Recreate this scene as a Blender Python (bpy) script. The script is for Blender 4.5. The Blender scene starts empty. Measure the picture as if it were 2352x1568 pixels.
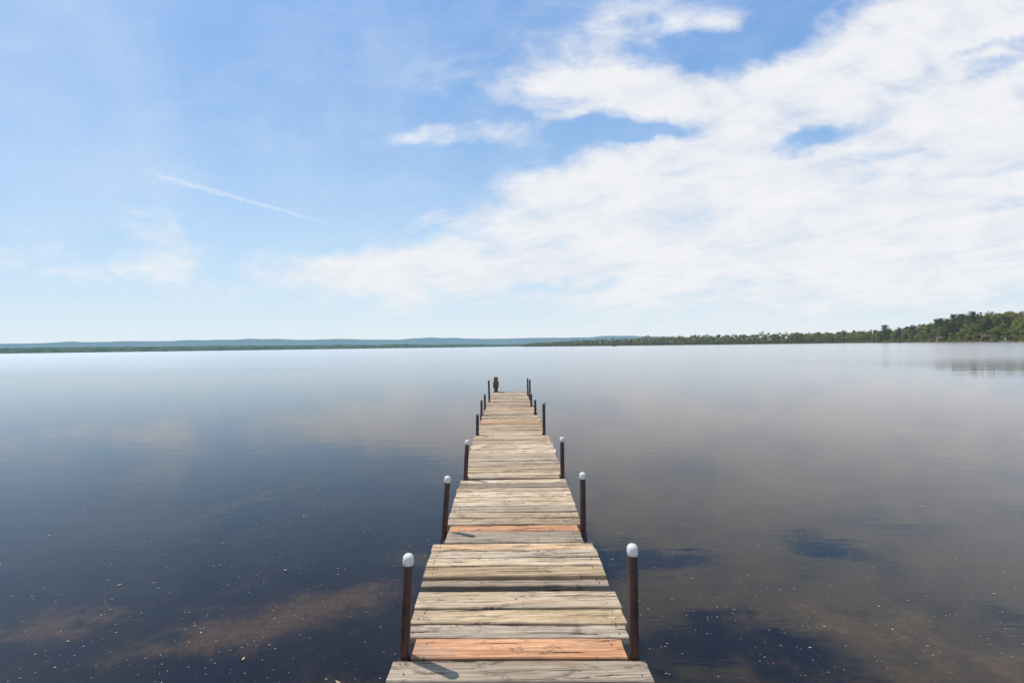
import bpy, bmesh, math, random
import numpy as np
from mathutils import Vector, Matrix, noise as mnoise

scene = bpy.context.scene
scene.view_settings.view_transform = 'Standard'
scene.view_settings.look = 'None'
scene.view_settings.exposure = 0
scene.view_settings.gamma = 1
COL = scene.collection
R = math.radians

# ------------------------------------------------------------------ helpers
class E:
    """tiny expression wrapper that builds Math nodes"""
    def __init__(s, nt, sock): s.nt = nt; s.s = sock
    def _m(s, op, *a, clamp=False):
        n = s.nt.nodes.new('ShaderNodeMath'); n.operation = op; n.use_clamp = clamp
        for i, x in enumerate(a):
            if isinstance(x, E): s.nt.links.new(x.s, n.inputs[i])
            else: n.inputs[i].default_value = float(x)
        return E(s.nt, n.outputs[0])
    def __add__(s, o): return s._m('ADD', s, o)
    __radd__ = __add__
    def __sub__(s, o): return s._m('SUBTRACT', s, o)
    def __rsub__(s, o): return s._m('SUBTRACT', o, s)
    def __mul__(s, o): return s._m('MULTIPLY', s, o)
    __rmul__ = __mul__
    def __truediv__(s, o): return s._m('DIVIDE', s, o)
    def __rtruediv__(s, o): return s._m('DIVIDE', o, s)
    def max(s, o): return s._m('MAXIMUM', s, o)
    def min(s, o): return s._m('MINIMUM', s, o)
    def abs(s): return s._m('ABSOLUTE', s)
    def exp(s): return s._m('EXPONENT', s)
    def clamp(s): return s._m('ADD', s, 0.0, clamp=True)
    def step(s, lo, hi, a=0.0, b=1.0):
        n = s.nt.nodes.new('ShaderNodeMapRange'); n.interpolation_type = 'SMOOTHSTEP'
        s.nt.links.new(s.s, n.inputs['Value'])
        n.inputs['From Min'].default_value = lo; n.inputs['From Max'].default_value = hi
        n.inputs['To Min'].default_value = a; n.inputs['To Max'].default_value = b
        return E(s.nt, n.outputs['Result'])

def put(nt, sock, val):
    if isinstance(val, E): nt.links.new(val.s, sock)
    elif isinstance(val, bpy.types.NodeSocket): nt.links.new(val, sock)
    elif isinstance(val, (tuple, list)):
        v = list(val)
        if sock.type == 'RGBA' and len(v) == 3: v.append(1.0)
        sock.default_value = v
    else: sock.default_value = val

def sep(nt, sock):
    n = nt.nodes.new('ShaderNodeSeparateXYZ'); nt.links.new(sock, n.inputs[0])
    return [E(nt, n.outputs[i]) for i in range(3)]
def comb(nt, x, y, z=0.0):
    n = nt.nodes.new('ShaderNodeCombineXYZ')
    for i, v in enumerate((x, y, z)): put(nt, n.inputs[i], v)
    return n.outputs[0]
def noise(nt, vec, scale, detail=4, rough=0.55, dist=0.0, color=False):
    n = nt.nodes.new('ShaderNodeTexNoise'); nt.links.new(vec, n.inputs['Vector'])
    n.inputs['Scale'].default_value = scale; n.inputs['Detail'].default_value = detail
    n.inputs['Roughness'].default_value = rough; n.inputs['Distortion'].default_value = dist
    return n.outputs['Color'] if color else E(nt, n.outputs['Fac'])
def mixc(nt, f, a, b, mode='MIX'):
    n = nt.nodes.new('ShaderNodeMix'); n.data_type = 'RGBA'; n.blend_type = mode
    n.clamp_factor = True
    put(nt, n.inputs['Factor'], f); put(nt, n.inputs['A'], a); put(nt, n.inputs['B'], b)
    return n.outputs['Result']
def bump(nt, h, strength, dist, normal=None):
    n = nt.nodes.new('ShaderNodeBump'); put(nt, n.inputs['Height'], h)
    n.inputs['Strength'].default_value = strength; put(nt, n.inputs['Distance'], dist)
    if normal: nt.links.new(normal, n.inputs['Normal'])
    return n.outputs[0]
def new_mat(name):
    m = bpy.data.materials.new(name); m.use_nodes = True
    nt = m.node_tree; nt.nodes.clear()
    out = nt.nodes.new('ShaderNodeOutputMaterial')
    return m, nt, out
def pos(nt):
    return nt.nodes.new('ShaderNodeNewGeometry').outputs['Position']
def objc(nt):
    return nt.nodes.new('ShaderNodeTexCoord').outputs['Object']
def principled(nt, out, col, rough=0.6, spec=0.5, normal=None, metal=0.0):
    p = nt.nodes.new('ShaderNodeBsdfPrincipled')
    put(nt, p.inputs['Base Color'], col); put(nt, p.inputs['Roughness'], rough)
    p.inputs['Specular IOR Level'].default_value = spec; p.inputs['Metallic'].default_value = metal
    if normal: nt.links.new(normal, p.inputs['Normal'])
    nt.links.new(p.outputs[0], out.inputs['Surface'])
    return p
def simple_mat(name, c1, c2, scale=8, rough=0.6, spec=0.4, bs=0.2):
    m, nt, out = new_mat(name)
    n = noise(nt, objc(nt), scale, 4, 0.6)
    col = mixc(nt, n.step(0.35, 0.65), c1, c2)
    principled(nt, out, col, rough, spec, bump(nt, n, bs, 0.01))
    return m

def obj_from(name, verts, faces, mats, loc=(0, 0, 0), smooth=False, midx=None):
    me = bpy.data.meshes.new(name)
    me.from_pydata([tuple(v) for v in verts], [], [tuple(f) for f in faces])
    for m in (mats if isinstance(mats, (list, tuple)) else [mats]): me.materials.append(m)
    if smooth: me.polygons.foreach_set('use_smooth', [True] * len(me.polygons))
    if midx is not None: me.polygons.foreach_set('material_index', midx)
    me.update()
    o = bpy.data.objects.new(name, me); o.location = loc; COL.objects.link(o)
    return o
def child(o, p, label=None):
    o.parent = p
    if label: o['label'] = label
    return o
def empty(name, loc, label, category, group=None):
    o = bpy.data.objects.new(name, None); o.location = loc; o.empty_display_size = 0.3
    COL.objects.link(o); o['label'] = label; o['category'] = category
    if group: o['group'] = group
    return o
def lathe(profile, seg=20, sx=1.0, sy=1.0, cap=True):
    v = []; f = []
    for r, z in profile:
        for i in range(seg):
            a = 2 * math.pi * i / seg
            v.append((r * math.cos(a) * sx, r * math.sin(a) * sy, z))
    for j in range(len(profile) - 1):
        for i in range(seg):
            k = (i + 1) % seg
            f.append((j*seg+i, j*seg+k, (j+1)*seg+k, (j+1)*seg+i))
    if cap:
        f.append(tuple(reversed(range(seg))))
        b = (len(profile)-1)*seg; f.append(tuple(range(b, b+seg)))
    return v, f
def box(x0, x1, y0, y1, z0, z1):
    v = [(x0,y0,z0),(x1,y0,z0),(x1,y1,z0),(x0,y1,z0),(x0,y0,z1),(x1,y0,z1),(x1,y1,z1),(x0,y1,z1)]
    f = [(0,3,2,1),(4,5,6,7),(0,1,5,4),(1,2,6,5),(2,3,7,6),(3,0,4,7)]
    return v, f
def merge(parts):
    V = []; F = []
    for v, f in parts:
        b = len(V); V += list(v); F += [tuple(i+b for i in q) for q in f]
    return V, F

# ------------------------------------------------------------------ camera
CAM_H = 1.9
cam_d = bpy.data.cameras.new('camera'); cam = bpy.data.objects.new('camera', cam_d)
COL.objects.link(cam); scene.camera = cam
cam_d.sensor_width = 36; cam_d.lens = 16.0; cam_d.clip_start = 0.05; cam_d.clip_end = 60000
cam.location = (0, 0, CAM_H)
cam.rotation_mode = 'XYZ'
M = Matrix.Rotation(R(-0.4), 4, 'Z') @ Matrix.Rotation(R(90.62), 4, 'X') @ Matrix.Rotation(R(-0.79), 4, 'Z')
cam.rotation_euler = M.to_euler('XYZ')

# ------------------------------------------------------------------ sun + sky
EL, AZ = 60.0, -58.0     # azimuth from +Y towards +X
S = Vector((math.sin(R(AZ))*math.cos(R(EL)), math.cos(R(AZ))*math.cos(R(EL)), math.sin(R(EL))))
sd = bpy.data.lights.new('sun', 'SUN'); sd.energy = 4.3; sd.angle = R(0.53); sd.color = (1.0, 0.93, 0.83)
so = bpy.data.objects.new('sun', sd); COL.objects.link(so)
so.rotation_euler = S.to_track_quat('Z', 'Y').to_euler(); so.location = (-30, 20, 60)

w = bpy.data.worlds.new('World'); scene.world = w; w.use_nodes = True
try:
    w.cycles.sampling_method = 'MANUAL'; w.cycles.sample_map_resolution = 256
except Exception as ex: print(ex)
nt = w.node_tree; nt.nodes.clear()
wout = nt.nodes.new('ShaderNodeOutputWorld'); bg = nt.nodes.new('ShaderNodeBackground')
STR = 0.1
bg.inputs['Strength'].default_value = STR
nt.links.new(bg.outputs[0], wout.inputs[0])
sky = nt.nodes.new('ShaderNodeTexSky'); sky.sky_type = 'NISHITA'; sky.sun_disc = False
sky.sun_elevation = R(EL); sky.sun_rotation = R(AZ); sky.air_density = 1.0; sky.dust_density = 1.2; sky.ozone_density = 1.5
tc = nt.nodes.new('ShaderNodeTexCoord')
dx, dy, dz = sep(nt, tc.outputs['Generated'])
yy = dy.abs().max(0.18)
u0 = dx / yy; v0 = dz.max(0.0) / yy
pv = v0 + 0.07
Px = u0 / pv; Py = 1.0 / pv
wn = nt.nodes.new('ShaderNodeTexNoise'); nt.links.new(comb(nt, u0, v0), wn.inputs['Vector'])
wn.inputs['Scale'].default_value = 4.5; wn.inputs['Detail'].default_value = 6; wn.inputs['Roughness'].default_value = 0.60
wr, wg, wb = sep(nt, wn.outputs['Color'])
u = u0 + (wr - 0.5) * 0.22
v = v0 + (wg - 0.5) * 0.11
UV = comb(nt, u, v, 0.0)
blobs = [ # U, V, ru, rv, angle, amp : cloud groups as directions on the sky
 (0.50, 0.135, 0.80, 0.085, 0, 0.72), (0.34, 0.215, 0.48, 0.066, 3, 0.80), (-0.27, 0.168, 0.20, 0.036, -2, 0.95),
 (1.02, 0.280, 0.55, 0.130, 0, 0.92), (0.44, 0.335, 0.40, 0.060, 2, 0.95), (0.12, 0.355, 0.17, 0.034, 8, 0.62),
 (0.38, 0.432, 0.25, 0.036, 6, 1.00), (-0.08, 0.285, 0.10, 0.020, 5, 0.60), (0.10, 0.27, 0.22, 0.03, 6, 0.45),
 (-0.09, 0.462, 0.13, 0.020, -4, 0.50), (0.09, 0.500, 0.10, 0.020, 12, 0.58),
 (0.22, 0.600, 0.30, 0.075, 0, 0.54), (0.46, 0.545, 0.30, 0.045, -8, 0.75), (0.32, 0.53, 0.12, 0.03, 0, 0.3),
 (0.25, 0.705, 0.08, 0.038, 25, 0.45), (0.46, 0.715, 0.13, 0.028, 5, 0.48),
 (0.80, 0.590, 0.42, 0.085, 27, 1.05), (1.02, 0.720, 0.42, 0.115, 20, 1.00), (1.12, 0.500, 0.44, 0.095, 8, 1.05),
 (0.66, 0.442, 0.12, 0.028, 12, -1.25), (0.86, 0.412, 0.14, 0.016, 12, -0.40), (0.46, 0.650, 0.13, 0.040, 0, -0.40),
 (1.05, 0.640, 0.20, 0.013, 14, -0.50), (0.85, 0.368, 0.28, 0.014, 3, -0.45), (0.34, 0.142, 0.30, 0.010, 2, -0.50),
 (0.60, 0.735, 0.08, 0.06, 35, -0.55), (0.24, 0.484, 0.20, 0.018, -5, -0.60), (0.36, 0.385, 0.16, 0.008, 2, -0.40),
 (-0.74, 0.265, 0.16, 0.070, -20, 0.30), (-0.95, 0.190, 0.50, 0.035, -3, 0.34), (-1.1, 0.24, 0.15, 0.03, 0, 0.25),
 (-0.2, 1.15, 0.9, 0.20, 10, 0.35), (1.2, 1.2, 0.8, 0.2, 20, 0.7), (2.2, 0.6, 0.8, 0.4, 10, 0.7),
]
F = None
for (cu, cv, ru, rv, an, amp) in blobs:
    mp = nt.nodes.new('ShaderNodeMapping'); mp.vector_type = 'TEXTURE'
    nt.links.new(UV, mp.inputs['Vector'])
    mp.inputs['Location'].default_value = (cu, cv, 0); mp.inputs['Rotation'].default_value = (0, 0, R(an)); mp.inputs['Scale'].default_value = (ru, rv, 1)
    vl = nt.nodes.new('ShaderNodeVectorMath'); vl.operation = 'LENGTH'; nt.links.new(mp.outputs[0], vl.inputs[0])
    g = E(nt, vl.outputs['Value']).step(0.0, 1.85, amp, 0.0)
    F = g if F is None else F + g
ang = math.atan2(-0.8, 0.6)
ca, sa = math.cos(ang), math.sin(ang)
al = Px * ca + Py * sa
ac = Py * ca - Px * sa
n1 = noise(nt, comb(nt, al * 0.55, ac * 1.3, 3.1), 1.0, 7, 0.62, 0.8)
n2 = noise(nt, comb(nt, al * 1.1, ac * 3.0, 9.1), 1.3, 6, 0.62, 0.8)
n3 = noise(nt, comb(nt, u0 * 1.0, v0 * 2.1, 1.7), 6.2, 9, 0.60, 0.30)
nn = (n1 - 0.5) * 0.9 + (n2 - 0.5) * 0.35 + (n3 - 0.5) * 1.7
dens = (F.min(1.05) + nn).step(0.0, 1.05)
dens = dens * (F + 0.03).step(0.0, 0.30)
# contrail
x1, y1, x2, y2 = -0.80, 0.396, -0.38, 0.272
L = math.hypot(x2-x1, y2-y1); tx, ty = (x2-x1)/L, (y2-y1)/L
cn = noise(nt, comb(nt, u0, v0, 5.0), 34, 5, 0.7)
uw = u0 + (cn - 0.5) * 0.010; vw = v0 + (cn - 0.5) * 0.018
along = (uw * tx + vw * ty) - (x1*tx + y1*ty)
perp = (vw * tx - uw * ty) - (y1*tx - x1*ty)
wd = along.step(0.0, L, 0.0062, 0.0022)
q = perp / wd
trail = (0.0 - q*q).exp() * along.step(-0.03, 0.08) * along.step(L-0.12, L+0.02, 1.0, 0.0) * cn.step(0.30, 0.6, 0.12, 0.40)
# base sky colour: Nishita air light graded towards a hazy early-summer blue
tint = mixc(nt, 1.0, sky.outputs[0], (1.15, 1.45, 1.75), 'MULTIPLY')
grad = mixc(nt, v0.step(0.0, 0.75), (4.6, 7.0, 9.1), (1.7, 3.8, 7.7))
skyb = mixc(nt, 0.78, tint, grad)
hz = (v0 * (-1.0/0.17)).exp()
lowhaze = (v0 * (-1.0/0.080)).exp()
leftglow = (u0 * -1.0 + v0 * 0.2 + (n1 - 0.5) * 0.8).step(0.0, 1.3) * 0.42
skyb = mixc(nt, leftglow.clamp(), skyb, (5.2, 7.0, 9.5))
skyb = mixc(nt, (hz * 0.88).clamp(), skyb, (7.2, 8.5, 9.2))
veil = n1.step(0.35, 0.75) * 0.15 + n3.step(0.4, 0.7) * 0.08
skyb = mixc(nt, veil, skyb, (8.2, 8.8, 9.5))
shade = n3.step(0.32, 0.66) * 0.6 + n2.step(0.3, 0.7) * 0.4
ccol = mixc(nt, shade, (7.7, 8.05, 8.75), (9.25, 9.25, 9.4))
skyc = mixc(nt, (dens * 0.97).clamp(), skyb, ccol)
skyc = mixc(nt, trail.clamp(), skyc, (9.2, 9.4, 9.7))
hcol = mixc(nt, u0.step(-0.7, 0.5), (7.7, 8.7, 9.2), (8.3, 8.65, 8.95))
skyc = mixc(nt, (lowhaze * 0.90).clamp(), skyc, hcol)
nt.links.new(skyc, bg.inputs['Color'])

# ------------------------------------------------------------------ water + lakebed
m_water, nt, out = new_mat('lake_water')
P = pos(nt); px, py, pz = sep(nt, P)
patch = noise(nt, comb(nt, px*0.03, py*0.09), 1.0, 3, 0.55)
calm = patch.step(0.38, 0.66)
warp = noise(nt, P, 0.6, 1, 0.5)
wa = noise(nt, comb(nt, px*0.45 + warp*0.5, py*1.7), 1.0, 2, 0.5)
wb_ = noise(nt, comb(nt, px*1.6, py*6.5, 4.0), 1.0, 3, 0.55)
wc = noise(nt, comb(nt, px*0.10, py*0.30, 7.0), 1.0, 1, 0.5)
ddx = (px - 27.5 + (warp-0.5)*5) * (1/6.0); ddy = (py - 25.0 + (wb_-0.5)*3) * (1/2.6)
ruf = (0.0 - (ddx*ddx + ddy*ddy)).exp()
far_w = py.step(10.0, 60.0)
far_x = py.step(13.0, 55.0) * (1.0 - ruf * 0.8)
h = wa * (far_w * 0.010 + 0.0028) + wb_ * (calm * 0.0020 + 0.0006) + wc * 0.007
bn = bump(nt, h, 1.0, 1.0)
fr = nt.nodes.new('ShaderNodeFresnel'); fr.inputs['IOR'].default_value = 1.42
nt.links.new(bn, fr.inputs['Normal'])
gl = nt.nodes.new('ShaderNodeBsdfGlossy')
put(nt, gl.inputs['Roughness'], calm * 0.010 + far_x * 0.15 + 0.008); nt.links.new(bn, gl.inputs['Normal'])
put(nt, gl.inputs['Color'], (0.97, 0.98, 1.0))
tr = nt.nodes.new('ShaderNodeBsdfTransparent'); put(nt, tr.inputs['Color'], (0.74, 0.64, 0.52))
mx = nt.nodes.new('ShaderNodeMixShader')
nt.links.new(fr.outputs[0], mx.inputs[0]); nt.links.new(tr.outputs[0], mx.inputs[1]); nt.links.new(gl.outputs[0], mx.inputs[2])
nt.links.new(mx.outputs[0], out.inputs['Surface'])
water = obj_from('lake_water', [(-20000,-60,0),(20000,-60,0),(20000,14000,0),(-20000,14000,0)], [(0,1,2,3)], m_water)
water['kind'] = 'structure'; water['label'] = 'calm brown lake water mirroring the cloudy sky'; water['category'] = 'water'

m_bed, nt, out = new_mat('lakebed_sand')
P = pos(nt); px, py, pz = sep(nt, P)
wv = noise(nt, P, 1.3, 5, 0.68)
def gauss(cx, cy, rx, ry, an):
    c, s_ = math.cos(R(an)), math.sin(R(an))
    X = px + (wv - 0.5) * 3.0; Y = py + (wv - 0.5) * 1.9
    a = X*(c/rx) + Y*(s_/rx) - (cx*c+cy*s_)/rx
    b = Y*(c/ry) - X*(s_/ry) - (cy*c-cx*s_)/ry
    return (0.0 - (a*a+b*b)).exp()
pt = gauss(-1.5, 4.5, 0.7, 0.35, 26) * 0.8 + gauss(-2.5, 4.0, 0.9, 0.38, 20) * 0.85 + gauss(-4.0, 4.2, 0.6, 0.30, 14) * 0.75 + gauss(3.4, 3.7, 2.0, 0.45, -18) * 0.40 + gauss(-1.5, 3.1, .7, .25, 0)*0.5 + gauss(2.6, 3.2, .8, .25, 5)*0.4
n_a = noise(nt, P, 1.1, 6, 0.70); n_b = noise(nt, P, 6.0, 5, 0.75); n_c = noise(nt, P, 26.0, 3, 0.65)
f = (pt + (n_a - 0.5) * 1.9 + (n_b - 0.5) * 1.2).step(0.05, 1.10)
colb = mixc(nt, f, (0.013, 0.012, 0.014), (0.140, 0.106, 0.058))
colb = mixc(nt, n_c.step(0.48, 0.64) * 0.45, colb, (0.012, 0.010, 0.009))
colb = mixc(nt, n_c.step(0.27, 0.36, 1.0, 0.0) * 0.35, colb, (0.26, 0.20, 0.12))
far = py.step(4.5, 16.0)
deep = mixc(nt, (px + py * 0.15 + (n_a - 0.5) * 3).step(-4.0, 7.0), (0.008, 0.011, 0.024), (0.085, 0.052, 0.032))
colb = mixc(nt, far * 0.95, colb, deep)  # distant bed recoloured to stand for light absorbed by deeper water
principled(nt, out, colb, 0.95, 0.0)
ys = [-60, -5, 0, 3, 6, 10, 16, 30, 60, 150, 600, 3000, 14000]
zs = [0.6, -0.35, -0.5, -0.55, -0.62, -0.75, -1.0, -1.6, -2.2, -3, -5, -8, -8]
xs = [-20000, -3000, -400, -60, -15, -6, -3, 0, 3, 6, 15, 60, 400, 3000, 20000]
V = []; Fc = []
rg = random.Random(3)
for yv_, zv_ in zip(ys, zs):
    for xv_ in xs: V.append((xv_, yv_, zv_ + (rg.uniform(-.04, .04) if yv_ < 30 else 0)))
nx = len(xs)
for j in range(len(ys)-1):
    for i in range(nx-1): Fc.append((j*nx+i, j*nx+i+1, (j+1)*nx+i+1, (j+1)*nx+i))
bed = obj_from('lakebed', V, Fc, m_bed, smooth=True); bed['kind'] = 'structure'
bed['label'] = 'dark muddy lakebed with brown sand patches'; bed['category'] = 'lakebed'

# ------------------------------------------------------------------ dock materials
m_wood, nt, out = new_mat('weathered_plank_wood')
at = nt.nodes.new('ShaderNodeAttribute'); at.attribute_name = 'board_color'
rnd = E(nt, at.outputs['Alpha'])
ox, oy, oz = sep(nt, objc(nt))
vx = ox + rnd * 31.0; vy = oy + rnd * 17.0
g1 = noise(nt, comb(nt, vx*3.0, vy*75, oz*60), 1.0, 5, 0.65, 0.4)
g2 = noise(nt, comb(nt, vx*1.8, vy*20, rnd*9), 1.0, 5, 0.64, 1.6)
st = noise(nt, comb(nt, vx*3.0, vy*7, rnd*5), 1.0, 6, 0.68, 0.5)
cr = noise(nt, comb(nt, vx*1.6, vy*42, rnd*3), 1.0, 4, 0.7, 0.6)
bl = noise(nt, comb(nt, vx*6, vy*13, rnd*3), 1.0, 7, 0.78, 0.5)
bg_ = noise(nt, comb(nt, ox*1.3, oy*1.1, 2.0), 1.0, 3, 0.6)
vo = nt.nodes.new('ShaderNodeTexVoronoi'); nt.links.new(comb(nt, vx*2.6, vy*6.0, rnd*7), vo.inputs['Vector']); vo.inputs['Scale'].default_value = 1.0
kd = E(nt, vo.outputs['Distance'])
knot = kd.step(0.05, 0.13, 1.0, 0.0)
ring = kd.step(0.10, 0.28, 1.0, 0.0)
c0 = at.outputs['Color']
cc = mixc(nt, g1.step(0.3, 0.7) * 0.95, mixc(nt, 1.0, c0, (0.58, 0.53, 0.48), 'MULTIPLY'), mixc(nt, 1.0, c0, (1.22, 1.21, 1.18), 'MULTIPLY'))
cc = mixc(nt, g2.step(0.50, 0.68) * 0.55, cc, mixc(nt, 1.0, c0, (0.48, 0.37, 0.27), 'MULTIPLY'))
cc = mixc(nt, st.step(0.50, 0.64) * 0.45, cc, (0.26, 0.215, 0.175))
cc = mixc(nt, st.step(0.25, 0.44, 1.0, 0.0) * 0.50, cc, mixc(nt, 0.6, c0, (0.68, 0.56, 0.41)))
cc = mixc(nt, bg_.step(0.48, 0.62) * 0.30, cc, mixc(nt, 1.0, c0, (0.5, 0.43, 0.36), 'MULTIPLY'))
cc = mixc(nt, bl.step(0.54, 0.63) * 0.75, cc, (0.11, 0.080, 0.060))
cc = mixc(nt, ring * 0.35, cc, (0.25, 0.14, 0.07))
cc = mixc(nt, knot * 0.85, cc, (0.10, 0.05, 0.03))
cc = mixc(nt, cr.step(0.60, 0.65) * 0.90, cc, (0.030, 0.022, 0.017))
hh = g1 * 0.5 + cr.step(0.58, 0.66, 1.0, 0.0) * 0.9 + g2 * 0.5
principled(nt, out, cc, 0.88, 0.15, bump(nt, hh, 0.9, 0.005))

m_frame = simple_mat('wet_dark_timber', (0.022, 0.015, 0.012), (0.045, 0.032, 0.024), 12, 0.8, 0.3)
m_nail = simple_mat('rusty_nail', (0.07, 0.05, 0.04), (0.14, 0.08, 0.05), 60, 0.6)
m_post, nt, out = new_mat('rusted_brown_pipe')
oc = objc(nt); ox, oy, oz = sep(nt, oc)
a1 = noise(nt, comb(nt, ox*30, oy*30, oz*6), 1.0, 5, 0.65); a2 = noise(nt, oc, 90, 4, 0.7)
cp = mixc(nt, a1.step(0.35, 0.65), (0.024, 0.012, 0.010), (0.070, 0.030, 0.022))
cp = mixc(nt, a2.step(0.58, 0.7) * 0.6, cp, (0.15, 0.07, 0.045))
principled(nt, out, cp, a2.step(0.3, 0.7, 0.35, 0.6), 0.5, bump(nt, a2, 0.4, 0.002))
def cap_mat(name, ca_, cb_, cc_, dz0):
    m, nt, out = new_mat(name)
    oc = objc(nt); ox, oy, oz = sep(nt, oc)
    a1 = noise(nt, oc, 22, 5, 0.65); a2 = noise(nt, comb(nt, ox*60, oy*60, oz*9), 1.0, 5, 0.65)
    cp = mixc(nt, a1.step(0.45, 0.70) * 0.6, ca_, cb_)
    cp = mixc(nt, a2.step(0.56, 0.72) * dz0, cp, cc_)
    principled(nt, out, cp, 0.6, 0.3, bump(nt, a1, 0.2, 0.002))
    return m
m_cap = cap_mat('weathered_white_cap', (0.66, 0.65, 0.63), (0.40, 0.39, 0.37), (0.22, 0.19, 0.16), 0.6)
m_capg = cap_mat('weathered_grey_cap', (0.28, 0.28, 0.28), (0.16, 0.15, 0.14), (0.07, 0.05, 0.045), 0.7)

# ------------------------------------------------------------------ dock
DZ = 0.40
SX = -0.021
posts = [ # x, y, height above deck, lean toward +X (deg), cap
 (-0.510, 2.250, 0.480, 2.8, 'w'), (0.606, 2.212, 0.525, 0.0, 'w'),
 (-0.525, 3.735, 0.440, 4.0, 'w'), (0.605, 3.72, 0.455, 0.3, 'w'),
 (-0.495, 5.215, 0.430, 3.4, 'w'), (0.610, 5.19, 0.450, 0.2, 'w'),
 (-0.535, 7.78, 0.36, 0.5, 'g'), (0.600, 7.76, 0.53, 0.2, 'g'),
 (-0.610, 10.15, 0.32, 1.0, 'g'), (0.590, 10.15, 0.31, -0.5, 'g'),
 (-0.590, 11.2, 0.34, 0.5, 'g'), (0.560, 11.35, 0.32, 0.0, 'g'),
 (-0.535, 12.5, 0.58, -1.0, 'n'), (0.600, 13.0, 0.54, 0.5, 'n'), (0.600, 14.4, 0.48, -0.3, 'n'),
]
posts = [(p[0]+SX, *p[1:]) for p in posts]
dock = empty('dock', (0.02, 7.0, 0.0), 'long weathered plank dock on rusty pipe legs', 'dock')
def dchild(o, label=None):
    o.parent = dock; o.matrix_parent_inverse = Matrix.Translation(-Vector(dock.location)); 
    if label: o['label'] = label
    return o

rng = random.Random(11)
PAL = [(0.58,0.45,0.315),(0.53,0.42,0.30),(0.48,0.395,0.30),(0.41,0.345,0.27),(0.61,0.465,0.295),(0.50,0.425,0.335),(0.65,0.53,0.39),(0.36,0.295,0.23),(0.55,0.425,0.275),(0.62,0.49,0.335)]
ORANGE = (0.62, 0.335, 0.185)
PINK = (0.54, 0.375, 0.245)
def add_board(B, x0, x1, y0, y1, zt, col, seg=18, skew=-0.016, rough=1.0):
    th = 0.038; ch = 0.005
    seed = rng.uniform(0, 500); al = rng.random()
    base = len(B['v'])
    tilt = rng.uniform(-0.005, 0.005) * rough; rot = skew + rng.uniform(-0.009, 0.009) * rough
    cup = rng.uniform(-0.003, 0.002)
    for i in range(seg+1):
        t = i/seg; x = x0 + (x1-x0)*t
        e0 = (mnoise.noise((x*2.2, seed, 0)) * 0.008 + mnoise.noise((x*9, seed, 3)) * 0.005) * rough
        e1 = (mnoise.noise((x*2.2, seed, 8)) * 0.008 + mnoise.noise((x*9, seed, 5)) * 0.005) * rough
        zz = zt + tilt*(t-0.5)*2 + mnoise.noise((x*1.2, seed, 11)) * 0.005 * rough
        ya = y0 + e0 + rot*x; yb = y1 + e1 + rot*x
        ym = (ya+yb)/2
        for (yy_, zz_) in ((ya, zz-th), (ya, zz-ch), (ya+ch, zz), (ym, zz+cup), (yb-ch, zz), (yb, zz-ch), (yb, zz-th)):
            xx = x
            if i in (0, seg):
                xx += mnoise.noise((yy_*30, seed, i)) * 0.006
            B['v'].append((xx, yy_, zz_)); B['c'].append((*col, al))
    n = 7
    for i in range(seg):
        for k in range(n):
            k2 = (k+1) % n
            B['f'].append((base+i*n+k, base+(i+1)*n+k, base+(i+1)*n+k2, base+i*n+k2)); B['m'].append(0)
    B['f'].append(tuple(base+k for k in range(n))); B['m'].append(0)
    B['f'].append(tuple(base+seg*n+k for k in reversed(range(n)))); B['m'].append(0)
    return rot
def add_nails(B, xs_, y0, y1, zt, rot, r=0.0032):
    for x in xs_:
        for yf in (0.25, 0.75):
            if rng.random() < 0.3: continue
            xc = x + rng.uniform(-.02, .02); yc = y0 + (y1-y0)*(yf + rng.uniform(-.1, .1)) + rot*xc
            b = len(B['v'])
            for (z, rr) in ((zt-0.004, r), (zt+0.0055, r*0.8)):
                for k in range(8):
                    a = k*math.pi/4; B['v'].append((xc+rr*math.cos(a), yc+rr*math.sin(a), z)); B['c'].append((.05,.03,.02,0))
            for k in range(8):
                k2 = (k+1) % 8; B['f'].append((b+k, b+k2, b+8+k2, b+8+k)); B['m'].append(1)
            B['f'].append(tuple(range(b+8, b+16))); B['m'].append(1)

sections = [
 (-1.2, 2.202, -0.560, 0.645, -0.560, 0.655, 0.0, (0.145, 0.185), {}),
 (2.216, 2.812, -0.510, 0.615, -0.576, 0.657, -0.004, (0.13, 0.18), {0: ORANGE}),
 (2.888, 3.700, -0.556, 0.630, -0.577, 0.637, 0.004, (0.125, 0.16), {4: (0.64,0.46,0.29), 2: (0.62,0.51,0.36)}),
 (3.722, 5.170, -0.530, 0.610, -0.545, 0.645, -0.004, (0.125, 0.17), {0: ORANGE}),
 (5.192, 7.720, -0.534, 0.640, -0.592, 0.680, 0.002, (0.11, 0.17), {}),
 (7.750, 9.980, -0.540, 0.610, -0.585, 0.665, -0.006, (0.12, 0.17), {8: (0.58, 0.345, 0.20), 9: (0.56,0.35,0.22), 2: PINK}),
 (10.02, 12.06, -0.570, 0.655, -0.585, 0.620, -0.004, (0.12, 0.17), {4: PINK, 7: PINK, 11: PINK}),
 (12.10, 15.40, -0.550, 0.590, -0.540, 0.560, -0.010, (0.12, 0.17), {4: PINK}),
]
B_widths = {1: [0.155, 0.115, 0.140, 0.18], 2: [0.09, 0.148, 0.118, 0.135, 0.12, 0.223]}
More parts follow.
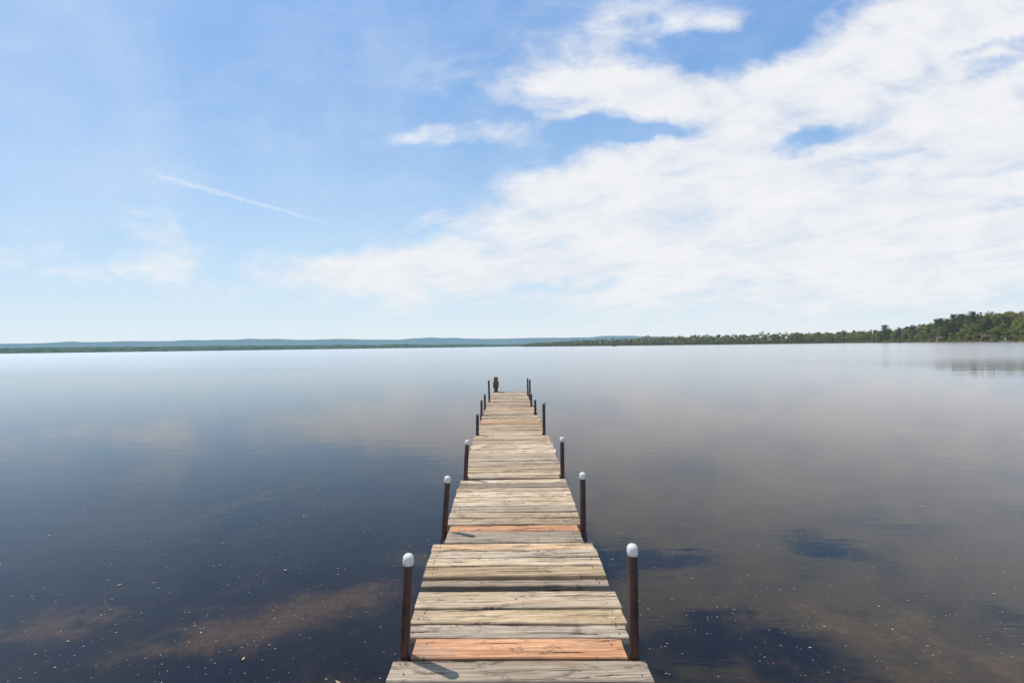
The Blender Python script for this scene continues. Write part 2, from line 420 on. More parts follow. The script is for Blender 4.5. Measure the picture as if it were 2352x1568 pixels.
for si, (ya, yb, xl0, xr0, xl1, xr1, dz_, wr_, spec) in enumerate(sections):
    xl0 += SX; xr0 += SX; xl1 += SX; xr1 += SX
    skw = -0.027 if si < 2 else -0.016
    B = {'v': [], 'f': [], 'c': [], 'm': []}
    y = ya; idx = 0
    zt = DZ + dz_
    if si in B_widths:
        wl = B_widths[si]; k = (yb-ya)/sum(wl); wl = [q_*k for q_ in wl]
    else:
        wl = []
        tot = 0
        while tot < (yb-ya) - 0.06:
            q_ = rng.uniform(*wr_); wl.append(q_); tot += q_
        k = (yb-ya)/tot; wl = [q_*k for q_ in wl]
    for qi, q_ in enumerate(wl):
        gap = rng.uniform(0.009, 0.022) if si < 5 else rng.uniform(0.008, 0.026)
        y0_, y1_ = y + gap/2, y + q_ - gap/2
        t = (y-ya)/(yb-ya)
        jx = 0.006 if si < 4 else 0.014
        xl = xl0 + (xl1-xl0)*t + rng.uniform(-jx, jx); xr = xr0 + (xr1-xr0)*t + rng.uniform(-jx, jx)
        for (pxx, pyy, *_r) in posts:
            if si == 0: break
            if y0_ - 0.035 + skw*pxx < pyy < y1_ + 0.035 + skw*pxx:
                if pxx < 0: xl = max(xl, pxx + 0.034)
                else: xr = min(xr, pxx - 0.034)
        col = spec.get(idx)
        special = col is not None
        if col is None:
            col = rng.choice(PAL)
            d = rng.uniform(0.74, 1.10)
            col = tuple(c*d for c in col)
        bz = zt + rng.uniform(-0.005, 0.005)
        rg_ = 1.8 if (si == 2 and idx == 0) else (0.4 if special else 1.0)
        if si == 0 and qi == len(wl)-1: rg_ = 0.35
        if si == 2 and idx == 0: bz -= 0.012
        rot = add_board(B, xl, xr, y0_, y1_, bz, col, seg=28 if si < 4 else 12, skew=skw, rough=rg_)
        if si < 4: add_nails(B, (xl+0.06, xr-0.06), y0_, y1_, bz, rot)
        y += q_; idx += 1
    o = obj_from('deck_section', B['v'], B['f'], [m_wood, m_nail], midx=B['m'])
    ca_ = o.data.color_attributes.new('board_color', 'FLOAT_COLOR', 'POINT')
    ca_.data.foreach_set('color', np.array(B['c'], dtype=np.float32).ravel())
    dchild(o, 'weathered tan planks with one orange plank' if ORANGE in spec.values() else None)
    xl = max(xl0, xl1) + 0.05; xr = min(xr0, xr1) - 0.05
    for xx in (xl, 0.02, xr):
        dchild(obj_from('stringer', *box(xx-0.02, xx+0.02, ya+0.03, yb-0.03, zt-0.19, zt-0.046), m_frame))
    for ye in (ya+0.012, yb-0.030):
        dchild(obj_from('end_joist', *box(min(xl0, xl1)+0.06, max(xr0, xr1)-0.06, ye, ye+0.016, zt-0.188, zt-0.050), m_frame))
for i in range(0, 12, 2):
    (xa, ya_, *_), (xb, yb_, *_2) = posts[i], posts[i+1]
    v_, f_ = box(xa, xb, -0.025, 0.025, DZ-0.25, DZ-0.197)
    v_ = [(x, y + (ya_ if x == xa else yb_), z) for x, y, z in v_]
    dchild(obj_from('cross_rail', v_, f_, m_post))

for (x, y, hgt, lean, cap) in posts:
    r = 0.0238 if y < 7 else 0.026
    v_, f_ = lathe([(r, -1.6), (r, -0.6), (r, -0.1), (r, hgt*0.5), (r, hgt-0.004), (r*0.92, hgt)], 24)
    p = obj_from('post', v_, f_, m_post, (x, y, DZ), smooth=False)
    for poly in p.data.polygons: poly.use_smooth = len(poly.vertices) == 4
    p.rotation_euler = (0, R(lean), 0)
    dchild(p)
    v_, f_ = merge([lathe([(r+0.002, -0.16), (r+0.007, -0.155), (r+0.007, -0.02), (r+0.002, -0.012)], 20, cap=False)])
    b = obj_from('bracket', v_, f_, m_post, smooth=True); b.parent = p
    if cap != 'n':
        rc = r + 0.0022; hc = 0.042 if cap == 'w' else 0.03
        prof = [(rc-0.003, hgt-hc), (rc, hgt-hc+0.001), (rc+0.0006, hgt-hc*0.5), (rc, hgt-0.010)]
        for k in range(1, 7):
            a = k*math.pi/2/6.3; prof.append((rc*math.cos(a), hgt-0.010 + 0.022*math.sin(a)))
        v_, f_ = lathe(prof, 24)
        c = obj_from('post_cap', v_, f_, m_cap if cap == 'w' else m_capg, smooth=True); c.parent = p
        c['label'] = 'scuffed white rounded plastic cap' if cap == 'w' else 'dirty grey rounded plastic cap'

# ------------------------------------------------------------------ owl decoy
m_owl, nt, out = new_mat('painted_owl_plumage')
oc = objc(nt); ox, oy, oz = sep(nt, oc)
vo = nt.nodes.new('ShaderNodeTexVoronoi'); nt.links.new(comb(nt, ox*45, oy*45, oz*26), vo.inputs['Vector']); vo.inputs['Scale'].default_value = 1
k1 = E(nt, vo.outputs['Distance']); k2 = noise(nt, oc, 14, 5, 0.6)
co = mixc(nt, k1.step(0.25, 0.55), (0.17, 0.125, 0.09), (0.04, 0.028, 0.022))
co = mixc(nt, k2.step(0.5, 0.66) * 0.55, co, (0.22, 0.19, 0.16))
co = mixc(nt, oz.step(0.37, 0.42) * 0.8, co, (0.05, 0.03, 0.024))
principled(nt, out, co, 0.6, 0.3, bump(nt, k1, 0.6, 0.006))
m_dark = simple_mat('dark_brown_plastic', (0.02, 0.014, 0.012), (0.05, 0.03, 0.022), 20)
m_eye = simple_mat('amber_eye', (0.65, 0.35, 0.02), (0.7, 0.42, 0.05), 20, 0.15)
m_pup = simple_mat('black_pupil', (0.01, 0.01, 0.01), (0.015, 0.015, 0.015), 20, 0.15)
owl = empty('owl_decoy', (-0.43+SX, 15.22, DZ-0.008), 'brown plastic owl decoy perched on the end of the dock', 'decoy')
prof = [(0.045,0.085),(0.07,0.10),(0.088,0.15),(0.104,0.21),(0.108,0.27),(0.104,0.32),(0.09,0.355),(0.074,0.378),(0.077,0.40),(0.086,0.43),(0.083,0.465),(0.062,0.492),(0.03,0.503),(0.006,0.505)]
v_, f_ = lathe(prof, 28, 1.0, 0.82)
vn = []
for (x, y, z) in v_:
    if z > 0.455 and abs(x) > 0.03:
        kx = max(0.0, 1 - abs(abs(x)-0.056)/0.03); z += 0.030*kx; 
    if z > 0.385 and y < 0: y *= 0.88
    if z < 0.30 and y < 0: y *= 1.1
    vn.append((x, y, z))
o = child(obj_from('body', vn, f_, m_owl, smooth=True), owl)
v_, f_ = lathe([(0.075,0.0),(0.08,0.01),(0.078,0.05),(0.055,0.075),(0.05,0.10)], 24)
child(obj_from('base', v_, f_, m_dark, smooth=True), owl)
for sx in (-1, 1):
    v_, f_ = lathe([(0.002,-0.13),(0.022,-0.10),(0.04,-0.03),(0.046,0.04),(0.036,0.09),(0.012,0.115)], 14, 0.42, 1.25)
    wv_ = [(x+sx*(0.098 - 0.10*max(0, -z)), y+0.012, z+0.235) for x, y, z in v_]
    child(obj_from('wing', wv_, f_, m_owl, smooth=True), owl)
    v_, f_ = lathe([(0.0185,-0.004),(0.0175,0.004),(0.011,0.009),(0.002,0.0105)], 14)
    e = child(obj_from('eye', [(x+sx*0.033, -z-0.062, y+0.437) for x, y, z in v_], f_, m_eye, smooth=True), owl)
    v_, f_ = lathe([(0.008,0.0),(0.0078,0.0125),(0.002,0.0135)], 12)
    pz_ = obj_from('pupil', [(x+sx*0.033, -z-0.062, y+0.437) for x, y, z in v_], f_, m_pup, smooth=True); pz_.parent = e
    v_, f_ = lathe([(0.012,-0.012),(0.017,0.0),(0.012,0.012)], 10, 1, 1.5)
    child(obj_from('foot', [(x+sx*0.03, y-0.055, z+0.088) for x, y, z in v_], f_, m_dark, smooth=True), owl)
v_ = [(-0.010,-0.066,0.428),(0.010,-0.066,0.428),(0.0,-0.062,0.438),(0.0,-0.092,0.408),(0.0,-0.085,0.426)]
f_ = [(0,4,3),(4,1,3),(2,4,0),(2,1,4),(0,3,1)]
child(obj_from('beak', v_, f_, m_pup), owl)
v_, f_ = lathe([(0.028,-0.07),(0.034,0.0),(0.03,0.05)], 10, 1.2, .35)
child(obj_from('tail', [(x, y+0.072 - z*0.15, z+0.12) for x, y, z in v_], f_, m_owl, smooth=True), owl)
owl.rotation_euler = (0, 0, R(14)); owl.scale = (0.88, 0.88, 0.97)

# ------------------------------------------------------------------ land, trees
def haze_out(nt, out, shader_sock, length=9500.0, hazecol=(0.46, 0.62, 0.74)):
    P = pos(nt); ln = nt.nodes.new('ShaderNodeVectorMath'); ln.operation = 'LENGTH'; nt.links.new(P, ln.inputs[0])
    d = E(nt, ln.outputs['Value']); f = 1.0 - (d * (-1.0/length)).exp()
    em = nt.nodes.new('ShaderNodeEmission'); put(nt, em.inputs['Color'], hazecol); em.inputs['Strength'].default_value = 1.0  # aerial haze put in as emission, growing with distance from the world origin
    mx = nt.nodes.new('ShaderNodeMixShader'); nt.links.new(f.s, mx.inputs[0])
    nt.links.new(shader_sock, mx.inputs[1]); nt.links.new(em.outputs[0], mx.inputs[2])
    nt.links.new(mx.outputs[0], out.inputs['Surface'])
def foliage(name, ca, cb, cdark, cw=None):
    m, nt, out = new_mat(name)
    oi = nt.nodes.new('ShaderNodeObjectInfo'); r_ = E(nt, oi.outputs['Random'])
    n = noise(nt, objc(nt), 0.45, 3, 0.6); n2_ = noise(nt, pos(nt), 0.06, 2, 0.6); n3_ = noise(nt, pos(nt), 0.11, 2, 0.6)
    c = mixc(nt, r_ * 0.55 + n2_.step(0.4, 0.6) * 0.45, ca, cb)
    if cw: c = mixc(nt, (r_ * 0.4 + n3_).step(0.68, 0.80) * 0.7, c, cw)
    c = mixc(nt, n.step(0.38, 0.56, 0.7, 0.0), c, cdark)
    d = nt.nodes.new('ShaderNodeBsdfDiffuse'); put(nt, d.inputs['Color'], c)
    t = nt.nodes.new('ShaderNodeBsdfTranslucent'); put(nt, t.inputs['Color'], c)
    mx = nt.nodes.new('ShaderNodeMixShader'); mx.inputs[0].default_value = 0.35
    nt.links.new(d.outputs[0], mx.inputs[1]); nt.links.new(t.outputs[0], mx.inputs[2])
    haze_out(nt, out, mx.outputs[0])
    return m
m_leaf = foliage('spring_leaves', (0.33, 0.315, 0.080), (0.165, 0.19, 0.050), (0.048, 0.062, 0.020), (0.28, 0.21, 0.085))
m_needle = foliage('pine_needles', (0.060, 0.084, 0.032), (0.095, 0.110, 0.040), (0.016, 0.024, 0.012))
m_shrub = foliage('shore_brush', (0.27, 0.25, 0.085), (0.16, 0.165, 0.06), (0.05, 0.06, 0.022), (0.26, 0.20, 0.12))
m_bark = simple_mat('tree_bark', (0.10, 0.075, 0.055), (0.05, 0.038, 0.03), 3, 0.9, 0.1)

def clump_faces(r_, centers, n, size, squash=0.75):
    C = np.array(centers, dtype=float)
    wts = C[:, 3]**2; wts /= wts.sum()
    ids = r_.choice(len(C), n, p=wts)
    d = r_.normal(size=(n, 3)); d /= np.linalg.norm(d, axis=1)[:, None]
    p = C[ids, :3] + d * (C[ids, 3] * r_.uniform(0.35, 1.08, n))[:, None] * np.array([1, 1, squash])
    nn_ = d + r_.normal(size=(n, 3))*0.55; nn_ /= np.linalg.norm(nn_, axis=1)[:, None]
    t = np.cross(nn_, r_.normal(size=(n, 3))); t /= np.linalg.norm(t, axis=1)[:, None]; b = np.cross(nn_, t)
    s = (size * r_.uniform(0.55, 1.25, n))[:, None]
    V = np.stack([p + t*s, p + b*s*0.7, p - t*s*0.9, p - b*s*0.8], axis=1).reshape(-1, 3)
    return V.tolist(), [(4*k, 4*k+1, 4*k+2, 4*k+3) for k in range(n)]
def limb(p0, p1, r0, r1, seg=6):
    p0 = Vector(p0); p1 = Vector(p1); d = (p1-p0).normalized()
    a = d.orthogonal().normalized(); b = d.cross(a)
    V = []
    for p, r in ((p0, r0), (p1, r1)):
        for i in range(seg):
            t = 2*math.pi*i/seg; V.append(tuple(p + a*r*math.cos(t) + b*r*math.sin(t)))
    return V, [(i, (i+1) % seg, seg+(i+1) % seg, seg+i) for i in range(seg)]
def broadleaf(seed, H):
    r_ = np.random.default_rng(seed)
    W = H * r_.uniform(0.32, 0.42); cs = []; parts = []
    th = H*0.30
    parts.append(limb((0,0,-1), (0,0,th), 0.30, 0.22)); parts.append(limb((0,0,th), (r_.uniform(-.5,.5), 0, H*0.8), 0.22, 0.06))
    for i in range(19):
        zt = r_.uniform(0.16, 0.93); prof = math.sin(math.pi*min(1, (zt-0.02)/1.0))**0.6
        a = r_.uniform(0, 6.28); rad = W*prof*r_.uniform(0.2, 0.92)
        c = (rad*math.cos(a), rad*math.sin(a), zt*H - 0.5)
        cs.append((*c, H*r_.uniform(0.10, 0.17)))
        if i % 2 == 0: parts.append(limb((0, 0, zt*H*0.6), c, 0.10, 0.03, 5))
    return merge(parts), clump_faces(r_, cs, 1050, H*0.033, 0.8)
def pine(seed, H):
    r_ = np.random.default_rng(seed); cs = []; parts = [limb((0,0,-1), (0,0,H*0.97), 0.28, 0.04)]
    z = H * r_.uniform(0.18, 0.30)
    while z < H*0.95:
        t = 1 - z/H; rad = H*0.28*(t**0.55)*r_.uniform(0.6, 1.15)+0.5
        for k in range(int(4 + 2*r_.random())):
            a = r_.uniform(0, 6.28); q = rad*r_.uniform(0.35, 1)
            c = (q*math.cos(a), q*math.sin(a), z + q*0.12)
            cs.append((*c, 0.6 + rad*0.35)); parts.append(limb((0,0,z-0.2), c, 0.06, 0.02, 4))
        z += H*r_.uniform(0.045, 0.08)
    cs.append((0, 0, H*0.96, 0.8))
    return merge(parts), clump_faces(r_, cs, 1100, H*0.027, 0.5)

variants = []
for i in range(5):
    (tv, tf), (cv, cf) = broadleaf(100+i, 14.0)
    variants.append(('broadleaf', tv, tf, cv, cf))
for i in range(4):
    (tv, tf), (cv, cf) = pine(200+i, 17.0)
    variants.append(('pine', tv, tf, cv, cf))
mesh_v = []
for kind, tv, tf, cv, cf in variants:
    tm = bpy.data.meshes.new('trunk'); tm.from_pydata([tuple(p) for p in tv], [], tf); tm.materials.append(m_bark)
    cm = bpy.data.meshes.new('crown'); cm.from_pydata([tuple(p) for p in cv], [], cf); cm.materials.append(m_needle if kind == 'pine' else m_leaf)
    mesh_v.append((kind, tm, cm))

SH = [(0.035, 1500), (0.058, 1400), (0.16, 1180), (0.317, 950), (0.43, 850), (0.556, 780), (0.68, 700), (0.795, 620), (0.87, 540), (0.94, 470), (1.0, 420), (1.08, 375), (1.15, 345), (1.3, 310), (1.5, 280)]
def shore(U):
    return float(np.interp(U, [s[0] for s in SH], [s[1] for s in SH]))
def ground_z(U, off):
    hill = np.interp(U, [0.5, 0.85, 0.92, 1.0, 1.5], [0, 1.5, 6.0, 12.0, 12.5])
    t = min(1, max(0, off)/70.0)
    return (0.5 if off > 2 else -0.4 + off*0.4) + 1.5*min(1, off/30.0) + hill*(t*t*(3-2*t))
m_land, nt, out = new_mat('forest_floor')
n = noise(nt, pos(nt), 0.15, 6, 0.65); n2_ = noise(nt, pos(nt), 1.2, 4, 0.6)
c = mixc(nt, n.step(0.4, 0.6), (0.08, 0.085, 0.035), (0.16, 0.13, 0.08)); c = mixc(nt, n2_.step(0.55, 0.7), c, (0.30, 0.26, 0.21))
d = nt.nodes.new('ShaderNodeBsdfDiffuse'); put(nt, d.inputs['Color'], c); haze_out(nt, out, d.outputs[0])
V = []; Fc = []; Us = np.linspace(0.03, 1.5, 220); offs = [-6, 0, 2.5, 6, 15, 30, 50, 80, 200, 600]
for U in Us:
    D = shore(U) + mnoise.noise((U*25, 0, 0))*4
    k = 1/math.hypot(U, 1)
    for o_ in offs:
        yy_ = D + o_*k
        V.append((U*yy_, yy_, (-1.5 if o_ < 0 else ground_z(U, o_)) + (mnoise.noise((U*60, o_, 2))*0.25 if o_ > 0 else 0)))
no = len(offs)
for i in range(len(Us)-1):
    for j in range(no-1): Fc.append((i*no+j, (i+1)*no+j, (i+1)*no+j+1, i*no+j+1))
land = obj_from('wooded_shore', V, Fc, m_land); land['kind'] = 'structure'; land['label'] = 'low wooded lakeshore with a stony edge'; land['category'] = 'shore'

rt = random.Random(5); ntree = 0
GROUP = 'trees on the wooded shore'
def put_tree(U, off, vi, Ht, label):
    global ntree
    k = 1/math.hypot(U, 1); D = shore(U) + off*k
    kind, tm, cm = mesh_v[vi]
    base = 17.0 if kind == 'pine' else 14.0
    s = Ht/base
    e = empty('pine_tree' if kind == 'pine' else 'broadleaf_tree', (U*D, D, ground_z(U, off)-0.1), label, 'tree', GROUP)
    sw = s * rt.uniform(0.9, 1.3)
    e.scale = (sw, sw, s); e.rotation_euler = (0, 0, rt.uniform(0, 6.28))
    for nm, me in (('trunk', tm), ('crown', cm)):
        o = bpy.data.objects.new(nm, me); COL.objects.link(o); o.parent = e
    ntree += 1
LB = {'pine': 'tall dark green pine on the lakeshore', 'broadleaf': 'round crowned tree in fresh spring green leaf on the lakeshore'}
rows = [(5, 1.0), (11, 1.0), (20, 0.9), (34, 0.9), (52, 0.9), (70, 0.9)]
for off, dens_ in rows:
    U = 1.20
    while U > (0.62 if off < 30 else 0.88):
        D = shore(U)
        if ntree < 290:
            o_ = off + rt.uniform(-2.5, 3)
            pp = np.interp(U, [0.55, 0.78, 0.9, 1.0, 1.1, 1.2], [0.12, 0.20, 0.42, 0.52, 0.25, 0.25])
            isp = rt.random() < pp and off > 8
            Ht = rt.uniform(12.0, 16.5) if not isp else rt.uniform(13.0, 19.0)
            if off < 8: Ht *= 0.75
            vi = rt.randint(5, 8) if isp else rt.randint(0, 4)
            put_tree(U, o_, vi, Ht, LB[mesh_v[vi][0]])
        U -= rt.uniform(7.0, 10.0)/D
put_tree(0.832, 12, 5, 23, 'lone pine standing tall above the neighbouring trees')
put_tree(0.842, 14, 7, 18, LB['pine'])
for U_, H_ in ((0.955, 20), (0.985, 22), (1.0, 20), (1.03, 20)): put_tree(U_, 36, 5 + int(H_) % 4, H_, LB['pine'])

rf = np.random.default_rng(9)
def wood_mass(u_lo, u_hi, offs_, spacing, Hr, nf, fs, fp):
    VL = []; FL = []; VN = []; FN = []
    for off in offs_:
        U = u_hi
        while U > u_lo:
            D = shore(U) + off
            H = rf.uniform(*Hr) * (1 if rf.random() > 0.06 else 1.2)
            taper = np.interp(U, [0.035, 0.09, 0.3], [0.55, 0.8, 1.0]); H *= taper
            x, y, z0 = U*D, D, ground_z(U, off)
            p = rf.random() < fp
            cs = []
            for k in range(9):
                zz = rf.uniform(0.08, 0.92)
                w_ = (1-zz)*H*0.25 if p else H*0.28*math.sin(math.pi*min(1, zz*0.9+0.1))
                a = rf.uniform(0, 6.28)
                cs.append((x+w_*math.cos(a), y+w_*math.sin(a), z0+zz*H, H*(0.12 if p else 0.17)))
            v_, f_ = clump_faces(rf, cs, nf, fs)
            tgtV, tgtF = (VN, FN) if p else (VL, FL)
            b = len(tgtV); tgtV += v_; tgtF += [tuple(i+b for i in q) for q in f_]
            U -= spacing*rf.uniform(0.7, 1.3)/D
    return VL, FL, VN, FN
VL, FL, VN, FN = wood_mass(0.035, 0.64, (5, 12, 22), 5.0, (13, 18.5), 100, 1.15, 0.2)
V2, F2, V3, F3 = wood_mass(0.62, 1.3, (28, 48, 85, 100), 6.0, (12, 16.5), 120, 1.1, 0.28)
VL2 = VL + V2; FL2 = FL + [tuple(i+len(VL) for i in q) for q in F2]
VN2 = VN + V3; FN2 = FN + [tuple(i+len(VN) for i in q) for q in F3]
V = VL2 + VN2; Fc = FL2 + [tuple(i+len(VL2) for i in q) for q in FN2]
o = obj_from('distant_wood', V, Fc, [m_leaf, m_needle], midx=[0]*len(FL2)+[1]*len(FN2))
o['kind'] = 'stuff'; o['label'] = 'distant mixed green wood along the far lakeshore'; o['category'] = 'wood'
cs = []
U = 1.25
while U > 0.035:
    for off in (2.2, 6, 14, 24, 40, 60):
        if off > 14 and U < 0.8: continue
        D = shore(U) + off + rt.uniform(-1, 1)
        cs.append((U*D, D, ground_z(U, off) + rt.uniform(0.3, 1.8), rt.uniform(1.3, 2.6)))
    U -= 2.6/shore(U)
V, Fc = clump_faces(rf, cs, 30000, 0.65)
o = obj_from('shore_brush', V, Fc, m_shrub); o['kind'] = 'stuff'; o['label'] = 'low green brush along the water edge'; o['category'] = 'brush'

def ridge_obj(name, Y, x0, x1, hfun, mat, nseg, label, depth):
    V = []; Fc = []
    X = np.linspace(x0, x1, nseg)
    for x in X:
        hgt = hfun(x)
        for t, zf in ((0, -0.02), (0.05, 0.28), (0.35, 0.7), (1.0, 1.0), (1.6, 0.8)):
            V.append((x, Y + depth*t + mnoise.noise((x*0.002, t*3, 1))*depth*0.1, hgt*zf))
    for i in range(nseg-1):
        for j in range(4): Fc.append((i*5+j, (i+1)*5+j, (i+1)*5+j+1, i*5+j+1))
    o = obj_from(name, V, Fc, mat, smooth=True); o['kind'] = 'structure'; o['label'] = label; o['category'] = 'hills'
    return o
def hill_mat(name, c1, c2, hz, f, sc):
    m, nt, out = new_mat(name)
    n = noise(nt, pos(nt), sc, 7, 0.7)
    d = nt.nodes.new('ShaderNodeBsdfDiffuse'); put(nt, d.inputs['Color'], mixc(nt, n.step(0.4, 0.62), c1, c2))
    em = nt.nodes.new('ShaderNodeEmission'); put(nt, em.inputs['Color'], hz)  # even bluish emission painted in to stand for haze over the distance
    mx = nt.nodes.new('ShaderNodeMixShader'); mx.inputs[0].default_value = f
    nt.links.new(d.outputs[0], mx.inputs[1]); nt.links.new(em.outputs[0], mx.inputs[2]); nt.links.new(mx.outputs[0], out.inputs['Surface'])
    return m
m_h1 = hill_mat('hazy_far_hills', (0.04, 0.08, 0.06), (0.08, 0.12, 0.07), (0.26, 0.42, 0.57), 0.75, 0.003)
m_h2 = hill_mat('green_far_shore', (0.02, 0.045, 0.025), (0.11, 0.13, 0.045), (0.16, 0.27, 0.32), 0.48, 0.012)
def h1(x):
    u_ = x/9000
    e = np.interp(u_, [-1.6, -1.12, -0.8, -0.55, -0.35, -0.2, 0.0, 0.15, 0.28, 0.4, 0.6, 1.5], [22, 25, 27, 27, 22, 24, 20, 21, 24, 17, 11, 8])
    e += mnoise.noise((u_*9, 3, 0))*3.2 + mnoise.noise((u_*28, 7, 0))*1.4
    return e/1045*9000
def h2(x):
    u_ = x/3500
    e = np.interp(u_, [-1.6, -1.12, -0.6, -0.3, 0.0, 0.15, 0.3, 1.0], [14, 13, 11, 9.0, 5.5, 5, 5, 5])
    e += mnoise.noise((u_*14, 3, 0))*1.4 + mnoise.noise((u_*300, 9, 0))*1.1 + mnoise.noise((u_*90, 5, 0))*1.4
    return e/1045*3500
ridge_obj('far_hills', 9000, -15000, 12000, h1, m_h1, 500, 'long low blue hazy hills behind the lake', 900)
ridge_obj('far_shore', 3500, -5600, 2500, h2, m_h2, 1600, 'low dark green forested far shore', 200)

# ------------------------------------------------------------------ cottages on the wooded shore
m_wall = simple_mat('painted_cottage_wall', (0.42, 0.40, 0.37), (0.34, 0.32, 0.29), 2, 0.8)
m_wall2 = simple_mat('brown_cottage_wall', (0.16, 0.10, 0.07), (0.12, 0.08, 0.055), 2, 0.8)
m_roof = simple_mat('grey_roof_shingle', (0.09, 0.085, 0.085), (0.14, 0.13, 0.13), 4, 0.9)
m_glass = simple_mat('dark_window_glass', (0.03, 0.04, 0.05), (0.05, 0.06, 0.07), 3, 0.1)
m_white = simple_mat('white_paint', (0.8, 0.8, 0.8), (0.7, 0.7, 0.7), 4, 0.5)
def cottage(U, off, wm, wdt, label):
    k = 1/math.hypot(U, 1); D = shore(U) + off*k
    e = empty('cottage', (U*D, D, ground_z(U, off)), label, 'house', 'cottages on the wooded shore')
    hw, dp, hh_ = wdt/2, 3.2, 2.5
    v_, f_ = box(-hw, hw, -dp, dp, -0.5, hh_)
    v_ += [(-hw, 0, hh_+1.9), (hw, 0, hh_+1.9)]; f_ += [(4, 8, 7), (5, 6, 9)]
    child(obj_from('wall', v_, f_, wm), e)
    o_ = 0.45
    v_ = [(-hw-o_, -dp-o_, hh_-0.2), (hw+o_, -dp-o_, hh_-0.2), (hw+o_, 0, hh_+2.02), (-hw-o_, 0, hh_+2.02), (-hw-o_, dp+o_, hh_-0.2), (hw+o_, dp+o_, hh_-0.2)]
    v_ += [(x, y, z+0.15) for x, y, z in v_]
    f_ = [(0,1,2,3),(3,2,5,4),(6,9,8,7),(9,10,11,8),(0,6,7,1),(4,5,11,10),(0,3,9,6),(3,4,10,9),(1,7,8,2),(2,8,11,5)]
    child(obj_from('roof', v_, f_, m_roof), e)
    for xx in (-hw*0.6, hw*0.6):
        wn_ = child(obj_from('window', *box(xx-0.7, xx+0.7, -dp-0.03, -dp-0.004, 0.9, 2.0), m_glass), e)
        fr_ = obj_from('frame', *merge([box(xx-0.82, xx-0.7, -dp-0.06, -dp-0.002, 0.78, 2.12), box(xx+0.7, xx+0.82, -dp-0.06, -dp-0.002, 0.78, 2.12), box(xx-0.7, xx+0.7, -dp-0.06, -dp-0.002, 2.0, 2.12), box(xx-0.7, xx+0.7, -dp-0.06, -dp-0.002, 0.78, 0.9)]), m_white); fr_.parent = wn_
    child(obj_from('door', *box(-0.5, 0.5, -dp-0.05, -dp-0.003, 0.0, 2.05), m_wall2), e)
    e.rotation_euler = (0, 0, -math.atan(U) * 0.8)
cottage(0.955, 9, m_wall, 6, 'small pale cottage with grey roof under the shoreline trees')
cottage(1.06, 12, m_wall2, 8, 'small brown cottage with grey roof under the shoreline trees')
cottage(1.11, 9, m_wall, 6, 'small pale cottage with grey roof under the shoreline trees')

# ------------------------------------------------------------------ boats
m_hullw = simple_mat('white_boat_hull', (0.8, 0.8, 0.8), (0.72, 0.73, 0.74), 2, 0.3)
m_hulld = simple_mat('dark_boat_hull', (0.03, 0.035, 0.04), (0.05, 0.05, 0.055), 2, 0.4)
def boat(loc, L_, rot, hull, label, canopy):
    e = empty('motorboat', loc, label, 'boat')
    V = []; Fc = []; ns = 12
    for i in range(ns+1):
        t = i/ns; x = (t-0.5)*L_; wv_ = 0.2*L_*(1-(max(0, t-0.45)/0.55)**2.2)+0.01; sh = 0.7+0.35*t*t
        for (a, b) in ((-1, sh), (-0.85, 0.15), (0, -0.25+0.3*t**4), (0.85, 0.15), (1, sh), (0.9, sh), (0.75, 0.35), (-0.75, 0.35), (-0.9, sh)):
            V.append((x, a*wv_, b))
    n = 9
    for i in range(ns):
        for k in range(n):
            k2 = (k+1) % n; Fc.append((i*n+k, i*n+k2, (i+1)*n+k2, (i+1)*n+k))
    Fc.append(tuple(range(n))); Fc.append(tuple(reversed(range(ns*n, ns*n+n))))
    child(obj_from('hull', V, Fc, hull), e)
    child(obj_from('windshield', [(0.2, -0.17*L_, 0.8), (0.2, 0.17*L_, 0.8), (-0.25, 0.15*L_, 1.5), (-0.25, -0.15*L_, 1.5), (0.15, -0.17*L_, 0.8), (0.15, 0.17*L_, 0.8), (-0.30, 0.15*L_, 1.5), (-0.30, -0.15*L_, 1.5)], [(0,1,2,3),(7,6,5,4),(0,3,7,4),(1,5,6,2),(3,2,6,7),(0,4,5,1)], m_glass), e)
    child(obj_from('outboard_motor', *merge([box(-L_/2-0.45, -L_/2-0.02, -0.2, 0.2, 0.6, 1.2), box(-L_/2-0.3, -L_/2-0.15, -0.07, 0.07, -0.4, 0.6)]), m_hulld), e)
    if canopy:
        parts = [box(-L_*0.35, L_*0.12, -0.17*L_, 0.17*L_, 2.1, 2.22)]
        for xx in (-L_*0.33, L_*0.1):
            for yy_ in (-0.16*L_, 0.16*L_): parts.append(limb((xx, yy_, 0.6), (xx, yy_, 2.1), 0.03, 0.03))
        child(obj_from('canopy', *merge(parts), m_hulld), e)
    e.rotation_euler = (0, 0, R(rot)); return e
boat((153, 660, 0.0), 5.5, 160, m_hulld, 'small dark motorboat with canopy drifting on the open lake', True)
boat((-1125, 1500, 0.0), 9.0, 10, m_hullw, 'small white motorboat on the open lake', False)

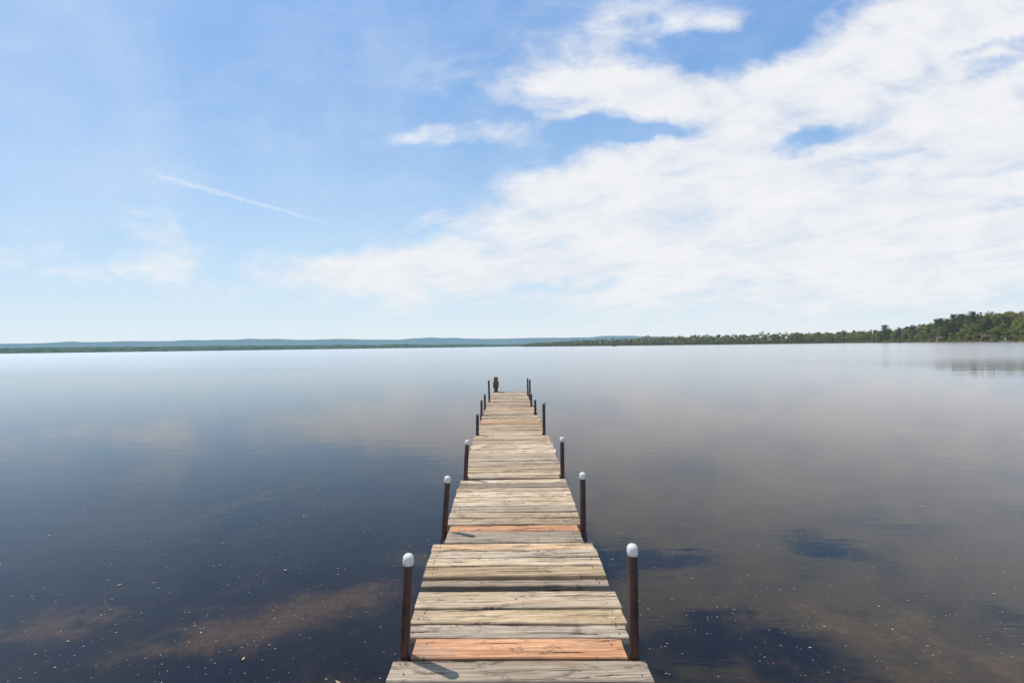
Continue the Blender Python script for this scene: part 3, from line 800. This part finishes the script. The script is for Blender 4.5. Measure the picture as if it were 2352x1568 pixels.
# ------------------------------------------------------------------ floating bits
m_fleaf = simple_mat('dead_floating_leaf', (0.45, 0.37, 0.22), (0.30, 0.22, 0.12), 30, 0.7)
m_fleck = simple_mat('floating_pollen', (0.46, 0.40, 0.30), (0.26, 0.21, 0.15), 30, 0.8)
lv = [(-1,0,0.25),(-0.5,0.42,0.10),(0.2,0.5,0.05),(0.8,0.2,0.18),(1.1,0,0.3),(0.8,-0.25,0.22),(0.1,-0.5,0.08),(-0.5,-0.38,0.12),(0,0,0.0)]
lf = [(0,8,1),(1,8,2),(2,8,3),(3,8,4),(4,8,5),(5,8,6),(6,8,7),(7,8,0)]
spots = [(-1.95,3.95,.018),(-3.2,3.75,.015),(-1.66,2.83,.016),(-1.0,2.62,.020),(-2.35,5.2,.018),(-2.0,2.6,.012),(-2.1,3.1,.011),(2.9,6.4,.016),(5.4,5.5,.02),(4.7,5.2,.018),(1.6,4.6,.012),(2.2,7.6,.018),(3.6,3.4,.012),(-4.8,3.9,.014),(-2.6,6.2,.016),(6.5,7.2,.02),(2.5,3.0,.010)]
for x, y, s in spots:
    o = obj_from('floating_leaf', [(a*s, b*s*rt.uniform(.5,1), c*s) for a, b, c in lv], lf, m_fleaf, (x, y, 0.004)); o.rotation_euler = (0, 0, rt.uniform(0, 6.3))
    o['label'] = 'curled tan dead leaf floating on the water'; o['category'] = 'leaf'; o['group'] = 'leaves floating on the lake'
V = []; Fc = []
for i in range(3600):
    y = 1.7 + 9*rt.random()**1.6; x = rt.uniform(-1.25, 1.25)*y*1.1
    if -0.7 < x < 0.8: continue
    s = rt.uniform(0.0015, 0.0035) * (0.7+y*0.12); s *= 1.6 if rt.random() < 0.06 else 1; a = rt.uniform(0, 6.28); st_ = rt.uniform(1, 2.6); k = len(V)
    for j in range(5):
        t = a + j*1.2566; r_ = s*rt.uniform(0.6, 1.2)
        V.append((x + r_*math.cos(t)*st_, y + r_*math.sin(t), 0.003))
    Fc.append(tuple(range(k, k+5)))
o = obj_from('floating_pollen', V, Fc, m_fleck); o['kind'] = 'stuff'; o['label'] = 'tiny pale flecks floating on the water'; o['category'] = 'debris'
print('trees', ntree)
